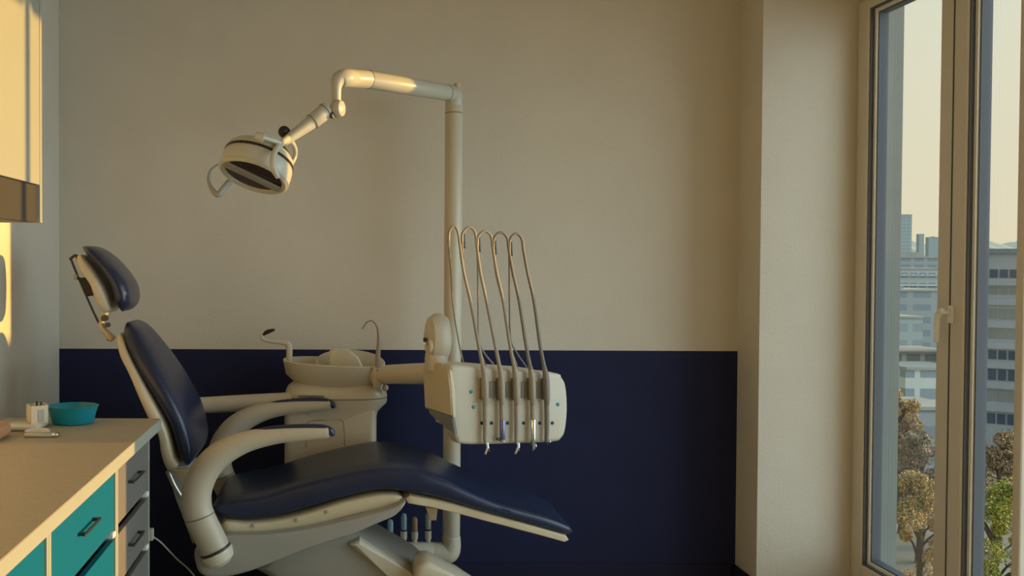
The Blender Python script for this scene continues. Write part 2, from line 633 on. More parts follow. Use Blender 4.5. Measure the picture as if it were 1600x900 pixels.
# cream box with small tools in it
c = at(58, 640, 2.98)
T0 = Matrix.Translation((c.x, 2.98, ZT + .020)) @ Matrix.Rotation(math.radians(28), 4, 'Z')
t = thing('instrument_holder', 'small cream square holder standing on the white tray left of the basin', 'holder', (c.x, 2.98, ZT + .020))
bm = bmesh.new()
for q in ((-.030, -.024, -.026, .026), (.024, .030, -.026, .026), (-.024, .024, -.030, -.024), (-.024, .024, .024, .030)):
    box(bm, q[0], q[1], q[2], q[3], 0, .056, T=T0)
box(bm, -.03, .03, -.026, .026, -.001, .004, T=T0)
obj('box', bm, M['cream'], t, smooth=0)
obj('label_strip', B(-.002, .016, -.032, -.0302, .004, .044, T=T0), M['silver'], t, smooth=0)
for k, (dx, dy, hh, m_) in enumerate(((-.004, .002, .066, 'black'), (.010, .008, .064, 'dark_metal'), (-.014, -.006, .060, 'cab_white'))):
    o = obj('dental_bur', TB([T0 @ Vector((dx, dy, .005)), T0 @ Vector((dx + .004, dy, hh))], .0035, smooth=False, seg=8), M[m_], loc=(c.x, 2.98, ZT + .022))
    tag(o, ['thin black tool standing up in the cream holder', 'thin steel tool standing up in the cream holder', 'thin white tool standing up in the cream holder'][k], 'tool')
# trays
c = at(38, 650, 2.99)
tag(obj('white_tray', B(c.x - .085, c.x + .068, 2.915, 3.05, ZT + .0005, ZT + .020, bev=.008, seg=3), M['ceramic'], loc=(c.x, 2.99, ZT)),
    'flat white tray on the worktop under the cream holder', 'tray')
c = at(54, 652, 2.86)
tag(obj('white_dish', LT([(.022, 0), (.034, .004), (.036, .012), (.033, .014), (.028, .008), (.001, .006)], (c.x + .006, 2.87, ZT + .0005), sx=1.1), M['ceramic'], loc=(c.x, 2.87, ZT)),
    'small round white dish in front of the cream holder', 'dish')
c = at(-4, 640, 2.80)
tag(obj('leather_case', B(c.x - .10, c.x + .024, 2.74, 2.86, ZT + .0005, ZT + .042, bev=.014, seg=3), M['orange'], loc=(c.x, 2.8, ZT)),
    'tan leather case at the left end of the visible worktop', 'case')
c = at(67, 662, 3.05)
Yr = 2.97 - .12
c = at(67, 663, Yr)
t = thing('handpiece_remote', 'flat silver remote lying on the worktop in front of the white tray', 'remote', (c.x, Yr, ZT))
obj('body', B(c.x - .050, c.x + .040, Yr - .035, Yr - .005, ZT + .0005, ZT + .014, bev=.005, seg=3), M['silver'], t)
obj('end_cap', B(c.x + .036, c.x + .056, Yr - .033, Yr - .007, ZT + .001, ZT + .014, bev=.005, seg=3), M['chrome'], t)

# ---------------------------------------------------------------- the dental chair
YC = 3.45
YN = 3.21                       # near side of the cushions
chair = thing('dental_chair', 'dental patient chair with navy leather cushions, cream shells and two curved armrests', 'dental chair', (0.0, YC, 0))

def midpath(top, bot, Y, extra=0):
    """centre line and thickness between an upper and a lower traced line"""
    n = 14
    A = catmull([xz(p[0], p[1], Y) + (0,) for p in top], n)
    Bq = catmull([xz(p[0], p[1], Y) + (0,) for p in bot], n)
    path = [((a[0] + b[0]) / 2, (a[1] + b[1]) / 2) for a, b in zip(A, Bq)]
    th = [math.dist(a[:2], b[:2]) + extra for a, b in zip(A, Bq)]
    return path, th

# seat and leg cushion, one long pad
top = [(331, 790), (353, 780), (403, 775), (453, 760), (503, 746), (560, 733), (600, 727), (638, 728), (690, 745), (736, 768), (784, 789), (846, 808), (892, 824), (905, 832)]
bot = [(327, 805), (350, 816), (400, 815), (450, 805), (500, 790), (560, 774), (595, 769), (628, 772), (687, 783), (736, 797), (784, 811), (833, 826), (880, 842), (900, 849)]
path, th = midpath(top, bot, YN)
nW = len(path)
wd = [.47, .48, .49, .49, .50, .50, .50, .50, .49, .48, .46, .43, .40, .36]
obj('seat_cushion', slab(path, th, wd, YC, n=110, p=5, dish=.006, rl=.028), M['leather'], chair)
# raised rear edge roll on the leg rest
# seat shell
top = [(340, 812), (380, 816), (430, 812), (480, 800), (530, 784), (570, 775), (600, 771), (628, 774)]
bot = [(348, 834), (385, 838), (430, 836), (480, 827), (530, 814), (570, 804), (600, 797), (630, 783)]
path, th = midpath(top, bot, YN + .0)
obj('seat_shell', slab(path, th, .485, YC, n=50, p=7, rl=.03), M['cream_shell'], chair)
# leg rest shell
top = [(628, 775), (687, 784), (736, 797), (784, 811), (833, 825), (896, 845)]
bot = [(640, 786), (687, 797), (736, 811), (784, 825), (833, 839), (893, 857)]
path, th = midpath(top, bot, YN)
obj('leg_rest_shell', slab(path, th, [.47, .47, .46, .46, .45, .44, .44, .43, .42, .42, .41, .40, .39, .38], YC, n=50, p=7, rl=.012), M['cream_shell'], chair)
obj('hinge_tab', prism([xz(*p, 3.42) for p in ((664, 790), (683, 793), (681, 811), (671, 811))], 3.40, 3.44, bev=.003), M['cream_shell'], chair)
for p in ((395, 822), (463, 813), (510, 800)):
    q = at(*p, YN - .003)
    obj('shell_screw', LT([(.001, -.004), (.006, -.003), (.007, 0), (.007, .006)], q, (0, 1, 0), seg=12), M['silver'], chair)

# carriage under the seat
poly = [(303, 862), (312, 856), (345, 838), (420, 834), (490, 824), (560, 808), (610, 794), (634, 784), (626, 798), (600, 811), (564, 828), (540, 837), (487, 855), (427, 880), (385, 896), (340, 905), (313, 899), (304, 880)]
P = smooth_poly([xz(*p, 3.165) for p in poly], 72)
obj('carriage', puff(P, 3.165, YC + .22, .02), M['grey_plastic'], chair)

# lift arm and floor base
Ya, Yb2 = 3.28, 3.62
poly = [(395, 890), (440, 868), (500, 848), (552, 832), (655, 892), (760, 985), (640, 1010), (470, 930)]
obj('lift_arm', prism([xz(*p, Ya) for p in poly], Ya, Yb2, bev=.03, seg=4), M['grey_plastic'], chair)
poly = [(545, 850), (562, 842), (640, 893), (720, 962), (700, 985), (612, 905)]
obj('lift_arm_cover', prism([xz(*p, Ya - .02) for p in poly], Ya - .03, Ya + .06, bev=.015, seg=3), M['white_plastic'], chair)
bx0 = at(470, 900, YC).x
bx1 = at(790, 900, YC).x
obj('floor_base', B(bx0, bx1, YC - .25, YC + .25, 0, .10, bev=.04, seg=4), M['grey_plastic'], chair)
poly = [(649, 900), (652, 888), (661, 881), (673, 880), (720, 906), (790, 950), (790, 1000), (649, 990)]
Yp = 3.16
obj('base_cover', prism([xz(*p, Yp) for p in poly], Yp, Yp + .16, bev=.02, seg=4), M['white_plastic'], chair)

# armrests: a fat tube rising from a cup and bending forward, dark pad on top
def armrest(Y, far=False):
    ys = 3.15
    k = [(338, 862, .052), (327, 838, .052), (314, 812, .0525), (307, 790, .0525), (309, 762, .051), (322, 733, .049), (347, 708, .045), (385, 690, .037),
         (430, 681, .029), (475, 677, .0255), (512, 675, .021)]
    pts = []
    for px, py, r in k:
        x, z = xz(px, py, ys)
        pts.append((x, Y, z, r))
    a = thing_part = obj('armrest', TB([p[:3] for p in pts], [p[3] for p in pts], n=60, seg=24, flat=.92), M['arm_enamel'], chair)
    # seam ring
    c0 = Vector(pts[2][:3])
    c1 = Vector(pts[3][:3])
    d = (c1 - c0).normalized()
    cc = c0.lerp(c1, .25)
    obj('seam_ring', LT([(.0525, -.0015), (.0538, -.0008), (.0538, .0008), (.0525, .0015)], cc, d, sx=1, sy=.99, u0=(0, 1, 0), seg=32), M['hose_dark'], a)
    # cup at the foot
    c0 = Vector(pts[0][:3])
    c1 = Vector(pts[1][:3])
    d = (c1 - c0).normalized()
    obj('seam_ring', LT([(.052, -.003), (.0545, -.002), (.0545, .003), (.052, .004)], c0.lerp(c1, .12), d, seg=32), M['black'], a)
    obj('arm_cup', LT([(.03, -.050), (.050, -.035), (.0565, -.014), (.0575, -.006), (.056, -.001), (.052, 0)], c0.lerp(c1, .05), d, seg=32), M['white_plastic'], a)
    # pad
    pk = [(372, 684), (410, 673.5), (440, 670), (475, 668.5), (500, 669), (512, 671.5), (518, 675.5), (520, 680.5)]
    pp = [at(px, py, ys) for px, py in pk]
    obj('arm_pad', TB([(q.x, Y, q.z) for q in pp], [.009, .0115, .013, .014, .014, .014, .0125, .008], n=40, seg=16, flat=1.0), M['leather'], a)
    return a
armrest(3.15)
armrest(3.75)
# arm brackets joining far and near arms under the seat
obj('arm_crossbar', B(at(330, 850, 3.2).x - .03, at(330, 850, 3.2).x + .03, 3.17, 3.73, .35, .42, bev=.02), M['grey_plastic'], chair)

# back rest
Yn = 3.23
left = [(176, 512), (190, 548), (213, 586), (240, 625), (263, 665), (274, 702), (284, 732)]
ridge = [(192, 504), (221, 541), (247, 580), (272, 622), (291, 662), (300, 700), (298, 732)]
path, th = midpath([(p[0], p[1]) for p in ridge], left, Yn, extra=.012)
wd = [.22, .27, .32, .36, .395, .42, .435, .445, .45, .45, .445, .44, .43, .41]
obj('back_cushion', slab(path, th, wd, YC, n=70, p=3.6, rl=.055, dish=0), M['leather'], chair)
outer = [(168, 527), (177, 556), (197, 587), (214, 622), (230, 655), (244, 678), (249, 712), (258, 738)]
inner = [(180, 524), (196, 556), (217, 590), (240, 628), (258, 662), (268, 695), (274, 720), (284, 736)]
path, th = midpath(inner, outer, Yn)
obj('back_shell', slab(path, th, [w + .012 for w in wd], YC, n=60, p=5, rl=.02), M['cream_shell'], chair)
# neck joining the back to the carriage
poly = [(258, 728), (292, 728), (300, 745), (320, 800), (330, 850), (300, 850), (275, 780)]
obj('back_bracket', prism([xz(*p, YC - .10) for p in poly], YC - .10, YC + .10, bev=.01), M['grey_plastic'], chair)
obj('hinge_plate', prism([xz(*p, 3.24) for p in ((272, 734), (297, 731), (293, 750), (286, 758))], 3.225, 3.26, bev=.003), M['cream_shell'], chair)
obj('hinge_rod', TB([at(262, 736, 3.30), at(272, 758, 3.30), at(284, 778, 3.30)], .009, n=8), M['metal'], chair)

# head rest
Yh = 3.38
ridge = [(130, 382), (150, 388), (172, 404), (192, 427), (205, 449), (206, 472), (197, 486)]
left = [(124, 389), (138, 402), (153, 417), (166, 435), (175, 454), (179, 473), (185, 487)]
path, th = midpath(ridge, left, Yh)
obj('head_cushion', slab(path, th, [.15, .18, .205, .22, .23, .24, .245, .25, .25, .25, .245, .24, .22, .19], YC, n=60, p=2.7, rl=.04), M['leather'], chair)
outer = [(118, 400), (124, 417), (134, 432), (143, 446), (148, 462), (154, 477), (162, 489)]
inner = [(126, 396), (139, 411), (153, 429), (165, 448), (172, 465), (174, 478), (173, 489)]
path, th = midpath(inner, outer, Yh)
obj('head_shell', slab(path, th, [.14, .17, .19, .205, .215, .22, .225, .23, .23, .225, .22, .21, .19, .16], YC, n=44, p=4, rl=.012), M['cream_shell'], chair)
Ym = 3.42
obj('headrest_rod', TB([at(110, 403, Ym), at(120, 428, Ym), at(136, 465, Ym), at(152, 500, Ym), at(170, 532, Ym)], .0042, n=20), M['dark_metal'], chair)
obj('headrest_rod', TB([at(117, 402, Ym - .03), at(127, 420, Ym - .03), at(133, 432, Ym - .03)], .0035, n=10), M['metal'], chair)
obj('headrest_lever', TB([at(109, 405, Ym), at(118, 399, Ym), at(123, 405, Ym)], .0055, n=8), M['dark_metal'], chair)
obj('headrest_block', prism([xz(*p, Ym - .02) for p in ((125, 434), (142, 433), (147, 442), (148, 461), (137, 463), (133, 455))], Ym - .03, Ym + .05, bev=.004), M['black'], chair)
obj('headrest_pin', TB([at(143, 444, Ym - .035), at(153, 441, Ym - .035)], .003, smooth=False, seg=8), M['black'], chair)
obj('headrest_clip', B(*[v for v in (at(120, 433, Ym).x - .007, at(120, 433, Ym).x + .007)], Ym - .02, Ym, at(120, 433, Ym).z - .010, at(120, 433, Ym).z + .010, bev=.003), M['cab_white'], chair)
bm = bmesh.new()
tube(bm, [at(165, 487, Ym), at(161, 497, Ym), at(158, 508, Ym), at(166, 520, Ym), at(176, 530, Ym)], [.012, .010, .010, .012, .014], n=16)
obj('neck_joint', bm, M['cream_shell'], chair)
bm = bmesh.new()
for p, r in (((163, 497), .012), ((167, 508), .009)):
    lathe(bm, [(.001, -.005), (r, -.004), (r, .02), (.001, .021)], at(*p, Ym - .02), (0, 1, 0), seg=16)
obj('neck_pivot', bm, M['dark_metal'], chair)

# ---------------------------------------------------------------- spittoon column, pole and pipework
YU = 3.93
unit = thing('spittoon_unit', 'white dental spittoon column with rinsing bowl, standing behind the chair', 'dental unit', (at(520, 800, YU).x, YU, 0))
SC = F / YU
def X(px, Y=YU):
    return at(px, 600, Y).x
def Z(py, Y=YU, px=520):
    return at(px, py, Y).z
Yf = YU - .13                     # column front
cx0, cx1 = X(444, Yf), X(589, Yf)
obj('column', B(cx0, cx1, Yf, YU + .17, 0, Z(640, Yf), bev=.03, seg=4), M['white_plastic'], unit)
# panel seam on the column
pts = [at(*p, Yf) for p in ((478, 700), (480, 665), (486, 658), (530, 656), (537, 664), (539, 720))]
obj('panel_seam', TB([(p.x, Yf - .0005, p.z) for p in pts], .0015, n=30, seg=6), M['hose_dark'], unit)
# collar: flaring block between column and bowl
mx = (X(446) + X(604)) / 2
hw = (X(604) - X(446)) / 2
def oval(hx, hy, z, x0, y0=YU + .01, p=3.2, n=48):
    r = []
    for k in range(n):
        a = 2 * PI * k / n
        c_, s_ = math.cos(a), math.sin(a)
        r.append(Vector((x0 + math.copysign(abs(c_) ** (2 / p), c_) * hx, y0 + math.copysign(abs(s_) ** (2 / p), s_) * hy, z)))
    return r
bm = bmesh.new()
xm = (X(444) + X(589)) / 2
loft(bm, [oval(hw * .90, .14, Z(652), xm), oval(hw * .92, .145, Z(640), xm + .004), oval(hw * 1.0, .155, Z(626), mx), oval(hw * 1.01, .157, Z(616), mx),
          oval(hw * 1.0, .157, Z(612), mx), oval(hw * .96, .15, Z(604), mx), oval(hw * .80, .12, Z(594), mx), oval(hw * .6, .08, Z(588), mx)])
obj('collar', bm, M['white_plastic'], unit)
bm = bmesh.new()
loft(bm, [oval(hw * 1.012, .1585, Z(617.5), mx), oval(hw * 1.014, .159, Z(616.8), mx), oval(hw * 1.012, .1585, Z(616), mx)])
obj('collar_seam', bm, M['hose_dark'], unit)
# bowl body: a wide boat-like basin, a little lower at the right
bxm = (X(443) + X(600)) / 2
bhw = (X(600) - X(443)) / 2
def tilt(r, k=-.045):
    return [Vector((v.x, v.y, v.z + (v.x - bxm) * k)) for v in r]
bm = bmesh.new()
zr = Z(570, YU - .12)
loft(bm, [tilt(q) for q in (oval(bhw * .55, .08, zr - .118, bxm + .02, YU - .0, 2.3), oval(bhw * .78, .12, zr - .100, bxm + .01, YU, 2.3), oval(bhw * .95, .155, zr - .060, bxm, YU, 2.3),
          oval(bhw * .995, .168, zr - .015, bxm, YU, 2.3), oval(bhw * 1.01, .172, zr - .002, bxm, YU, 2.3), oval(bhw * 1.0, .170, zr + .002, bxm, YU, 2.3), oval(bhw * .95, .158, zr, bxm, YU, 2.3),
          oval(bhw * .90, .148, zr - .02, bxm, YU, 2.3), oval(bhw * .6, .10, zr - .06, bxm, YU, 2.3))])
obj('bowl_surround', bm, M['white_plastic'], unit)
# round ceramic bowl standing up inside
rb = .138
bcx = X(545)
bm = LT([(.05, -.06), (.10, -.03), (rb - .006, .012), (rb, .030), (rb - .004, .034), (rb - .010, .028), (.09, -.02), (.04, -.045), (.001, -.047)], (bcx + .005, YU + .01, zr - .030), (0.03, -.28, 1), seg=48, sx=1.08)
obj('rinsing_bowl', bm, M['ceramic'], unit)
# hood inside the bowl
pl = [(513, 578), (515, 550), (522, 545), (543, 546), (560, 559), (569, 578)]
obj('bowl_hood', prism([xz(*p, YU - .06) for p in pl], YU - .06, YU + .04, bev=.008), M['ceramic'], unit)
# cup filler on the left with a dark tip
bm = bmesh.new()
tube(bm, [at(452, 570, YU), at(452, 545, YU), at(449, 537, YU - .0), at(440, 535.5, YU), at(420, 533, YU), at(411, 530, YU), at(409, 524, YU), at(412, 520, YU)],
     [.0135, .0135, .0125, .009, .0075, .007, .0055, .005], n=50, seg=16)
obj('cup_filler', bm, M['white_plastic'], unit)
obj('cup_filler_tip', TB([at(411, 523, YU), at(418, 518.5, YU), at(429, 515, YU)], [.006, .0095, .005], n=12), M['black'], unit)
# water spout on the right
Ys = YU - .13
bm = bmesh.new()
tube(bm, [at(590, 580, Ys), at(590.5, 555, Ys), at(592, 530, Ys), at(590, 512, Ys), at(583, 502, Ys), at(574, 503, Ys), at(566, 514, Ys)],
     [.012, .0105, .008, .0055, .004, .0038, .0036], n=50, seg=14)
obj('bowl_spout', bm, M['hose'], unit)
obj('spout_socket', B(at(590, 580, Ys).x - .02, at(590, 580, Ys).x + .016, Ys - .012, Ys + .03, Z(606, Ys), Z(573, Ys), bev=.008, seg=3), M['white_plastic'], unit)
q = at(590, 579, Ys - .013)
obj('spout_button', LT([(.001, -.003), (.005, -.002), (.005, .004)], q, (0, 1, 0), seg=14), M['blue_metal'], unit)
# knob on the collar
q = at(602, 606, YU - .10)
bm = bmesh.new()
bmesh.ops.create_uvsphere(bm, u_segments=16, v_segments=10, radius=.014, matrix=Matrix.Translation(q))
obj('collar_knob', bm, M['white_plastic'], unit)
# assistant arm running left behind the chair
bm = bmesh.new()
tube(bm, [at(300, 634, YU - .04), at(380, 630, YU - .06), at(460, 626, YU - .08)], [.034, .036, .036], n=12, seg=20)
obj('assistant_arm', bm, M['white_plastic'], unit)
q = at(484, 619.5, YU - .155)
obj('arm_slot', B(at(466, 620, YU - .15).x, at(506, 620, YU - .15).x, YU - .158, YU - .14, q.z - .004, q.z + .003), M['hose_dark'], unit, smooth=0)
# pole
YP = 3.95
px_ = X(706.5, YP)
rp_ = .0375
bm = bmesh.new()
ztop = Z(166, YP, 706)
zbot = Z(860, YP, 706)
tube(bm, [(px_, YP, zbot - .0), (px_, YP, ztop)], rp_, smooth=False, seg=32)
obj('pole', bm, M['white_plastic'], unit)
obj('pole_seam', LT([(rp_, -.002), (rp_ + .001, -.001), (rp_ + .001, .001), (rp_, .002)], (px_, YP, Z(177, YP, 706)), seg=32), M['hose_dark'], unit)
# foot pipe with elbow
zc = Z(860, YP, 706)
bm = bmesh.new()
tube(bm, [(px_, YP, zbot + .06), (px_, YP, zbot + .02), (px_ - .010, YP, zbot - .006), (px_ - .035, YP, zbot - .012), (px_ - .10, YP, zbot - .012)], [rp_ + .002, rp_ + .004, .046, .047, .047], n=30, seg=32)
obj('pipe_elbow', bm, M['white_plastic'], unit)
bm = bmesh.new()
tube(bm, [(px_ - .08, YP, zbot - .012), (cx1 - .05, YP, zbot - .012)], .0475, smooth=False, seg=32)
obj('foot_pipe', bm, M['white_plastic'], unit)
# cable hanging from the pipe
obj('cable', TB([at(699, 876, YP - .05), at(700, 890, YP - .05), at(697, 915, YP - .05)], .0035, n=10, seg=8), M['cab_white'], unit)
# four couplings standing on the pipe
def coupling(px, ytop, m1, m2, ring=False, side=False):
    x = at(px, 830, YP).x
    zb = zbot + .032
    zt = at(px, ytop, YP).z
    zm = zb + (zt - zb) * .42
    p_ = obj('coupling', LT([(.010, 0), (.0105, .012), (.014, .02), (.0145, zm - zb), (.0125, zm - zb + .002)], (x, YP, zb), seg=20), M[m1], unit)
    obj('coupling_cap', LT([(.0115, 0), (.0125, .004), (.0125, (zt - zm) * .75), (.009, (zt - zm) * .95), (.003, zt - zm)], (x, YP, zm + (.006 if ring else .001)), seg=20), M[m2], p_)
    if ring:
        obj('ring', LT([(.013, 0), (.0155, .001), (.0155, .006), (.013, .007)], (x, YP, zm), seg=20), M['black'], p_)
    if side:
        obj('side_spout', TB([(x, YP, zm + .02), (x - .02, YP - .01, zm + .045)], .008, smooth=False, seg=12), M[m1], p_)
coupling(610, 812, 'silver', 'pale_blue', side=False)
coupling(631, 804, 'white_plastic', 'pale_blue', ring=True)
coupling(648, 808, 'white_plastic', 'amber')
coupling(669, 802, 'white_plastic', 'silver', ring=True, side=False)

# ---------------------------------------------------------------- instrument console
A0 = at(704, 600, 3.36)
cA = math.radians(17)
U = Vector((math.cos(cA), math.sin(cA), 0))
V = Vector((-math.sin(cA), math.cos(cA), 0))
FR = Matrix(((U.x, V.x, 0, A0.x), (U.y, V.y, 0, A0.y), (0, 0, 1, 0), (0, 0, 0, 1)))
FRi = FR.inverted()
def onface(px, py, v=0.0):
    """point on the console's front face (or v metres behind it) seen at that pixel: local u, z"""
    a = at(px, py, 1.0) - Vector((0, 0, CAMZ))
    # solve A0 + V*v + U*u = k*a   in x,y
    bx, by = A0.x + V.x * v, A0.y + V.y * v
    det = a.x * (-U.y) - (-U.x) * a.y
    k = (bx * (-U.y) - (-U.x) * by) / det
    P_ = Vector((0, 0, CAMZ)) + a * k
    u = (P_ - A0 - V * v).dot(U)
    return u, P_.z, P_
con = thing('instrument_console', 'rounded white instrument console holding five handpieces in front of the pole', 'instrument console', tuple(onface(790, 640)[2]))
front = [(700, 590), (703, 577), (714, 570), (790, 576), (868, 583), (880, 591), (886, 606), (888, 640), (885, 672), (879, 685), (866, 691), (800, 694), (726, 695), (713, 686), (705, 662)]
P = smooth_poly([onface(*p)[:2] for p in front], 75)
obj('front_housing', puff(P, 0, .075, .016, T=FR), M['white_plastic'], con)
side = [(704, 580), (712, 573), (790, 578), (858, 584), (868, 592), (872, 640), (869, 668), (858, 676), (735, 678), (716, 668), (706, 650)]
P = smooth_poly([onface(*p)[:2] for p in side], 66)
obj('rear_housing', puff(P, .055, .245, .025, T=FR), M['white_plastic'], con)
# flat left cheek and smoked lower corner
def onside(px, py):
    a = at(px, py, 1.0) - Vector((0, 0, CAMZ))
    u0 = -.010
    bx, by = A0.x + U.x * u0, A0.y + U.y * u0
    det = a.x * (-V.y) - (-V.x) * a.y
    k = (bx * (-V.y) - (-V.x) * by) / det
    P_ = Vector((0, 0, CAMZ)) + a * k
    return (P_ - A0 - U * u0).dot(V), P_.z
def side_prism(pix, u0, u1, bev):
    P = [onside(*p) for p in pix]
    bm = bmesh.new()
    a = [bm.verts.new((u0, v, z)) for v, z in P]
    b = [bm.verts.new((u1, v, z)) for v, z in P]
    f1 = bm.faces.new(a)
    f2 = bm.faces.new(list(reversed(b)))
    n = len(P)
    for i in range(n):
        bm.faces.new((a[i], b[i], b[(i + 1) % n], a[(i + 1) % n]))
    bmesh.ops.bevel(bm, geom=list(f1.edges) + list(f2.edges), offset=bev, segments=3, affect='EDGES')
    bm.transform(FR)
    return bm
obj('left_cheek', side_prism([(661, 567), (690, 570), (701, 578), (704, 610), (707, 652), (664, 638)], -.012, .006, .006), M['cream_shell'], con)
obj('smoked_corner', side_prism([(665, 636), (705, 649), (710, 680), (696, 668), (678, 653)], -.010, .004, .003), M['smoke'], con)
# swivel joint housing on top at the left, rounded like an upright lens
q = at(684, 528, 3.52)
bm = bmesh.new()
lathe(bm, [(.001, -.048), (.030, -.045), (.050, -.034), (.058, -.012), (.058, .012), (.050, .034), (.030, .045), (.001, .048)], (q.x, 3.52, q.z), (math.cos(math.radians(200)), math.sin(math.radians(200)), 0), seg=36, sx=1.0, sy=1.62, u0=(math.sin(math.radians(20)), -math.cos(math.radians(20)), 0))
for v in bm.verts:
    pass
obj('swivel_housing', bm, M['white_plastic'], con)
q2 = at(682, 566, 3.52)
obj('swivel_neck', LT([(.045, -.03), (.045, .02), (.040, .05)], (q2.x, 3.52, q2.z), seg=28), M['white_plastic'], con)
q3 = at(666, 540, 3.49)
obj('swivel_cap', LT([(.001, -.012), (.018, -.010), (.024, -.004), (.024, .01)], (q3.x + .012, 3.49, q3.z), (math.cos(math.radians(20)), math.sin(math.radians(20)), 0), seg=24, sx=1.0, sy=1.3, u0=(math.sin(math.radians(20)), -math.cos(math.radians(20)), 0)), M['cream_shell'], con)
obj('swivel_button', B(at(663, 531, 3.48).x - .003, at(663, 531, 3.48).x + .010, 3.475, 3.50, at(659, 531, 3.48).z - .007, at(659, 531, 3.48).z + .007, bev=.002), M['black'], con)
obj('swivel_screw', LT([(.001, -.002), (.006, -.001), (.006, .012)], at(664, 538, 3.465), (0.3, 1, 0), seg=12), M['metal'], con)
# arm from the column
bm = bmesh.new()
p0 = at(570, 586, YU - .05)
p1 = at(690, 583, 3.60)
tube(bm, [p0, p0.lerp(p1, .5), p1], [.036, .041, .043], n=10, seg=24)
obj('console_arm', bm, M['white_plastic'], con)
# face details
for px, py in ((736, 612), (740, 636), (872, 632)):
    u, z, P_ = onface(px, py)
    obj('teal_button', LT([(.001, -.005), (.006, -.003), (.0075, 0), (.0075, .01)], P_, V, seg=16), M['teal_glass'], con)
for px in (753, 768, 793, 818, 843, 863):
    u, z, P_ = onface(px, 661)
    obj('socket', LT([(.001, -.003), (.006, -.0025), (.0068, 0), (.0068, .01)], P_, V, seg=16), M['black'], con)
for px in (770, 795, 819, 843):
    bm = bmesh.new()
    u, z, P_ = onface(px, 600)
    u2, z2, _ = onface(px, 622)
    box(bm, u - .014, u + .014, -.003, .01, z2, z + .01, bev=.003, T=FR)
    obj('holder_panel', bm, M['grey_plastic'], con)
# recess ledge line
u0, z0, _ = onface(728, 628)
u1, z1, _ = onface(872, 631)
bm = bmesh.new()
box(bm, u0 + .03, u1 - .02, -.004, .01, z0 - .004, z0 + .001, bev=.0015, T=FR)
obj('face_ledge', bm, M['white_plastic'], con)

# five handpieces on looping hoses
def FP(px, py, v):
    return onface(px, py, v)[2]
loops = [  # apex px,py ; left limb top ; right limb top ; holder px
    dict(ap=(709, 353), l=(701, 372), r=(718, 376), mid=(735, 470), h=757),
    dict(ap=(733, 355), l=(722, 374), r=(745, 380), mid=(760, 470), h=783),
    dict(ap=(757, 361), l=(746, 380), r=(770, 384), mid=(786, 470), h=806),
    dict(ap=(782, 363), l=(771, 384), r=(795, 386), mid=(811, 470), h=831),
    dict(ap=(806, 365), l=(796, 386), r=(818, 388), mid=(834, 470), h=853)]
words = ['leftmost of the five', 'second from the left, blue steel sleeve', 'middle one of the five', 'fourth from the left, bright chrome end', 'rightmost of the five, dark end']
mats = [('hose', 'hose', 'metal'), ('hose', 'blue_metal', 'dark_metal'), ('hose', 'hose', 'metal'), ('hose', 'chrome', 'blue_metal'), ('hose_dark', 'hose_dark', 'dark_metal')]
tips = [(761, 710), (779, 686), (808, 709), (835, 704), (857, 694)]
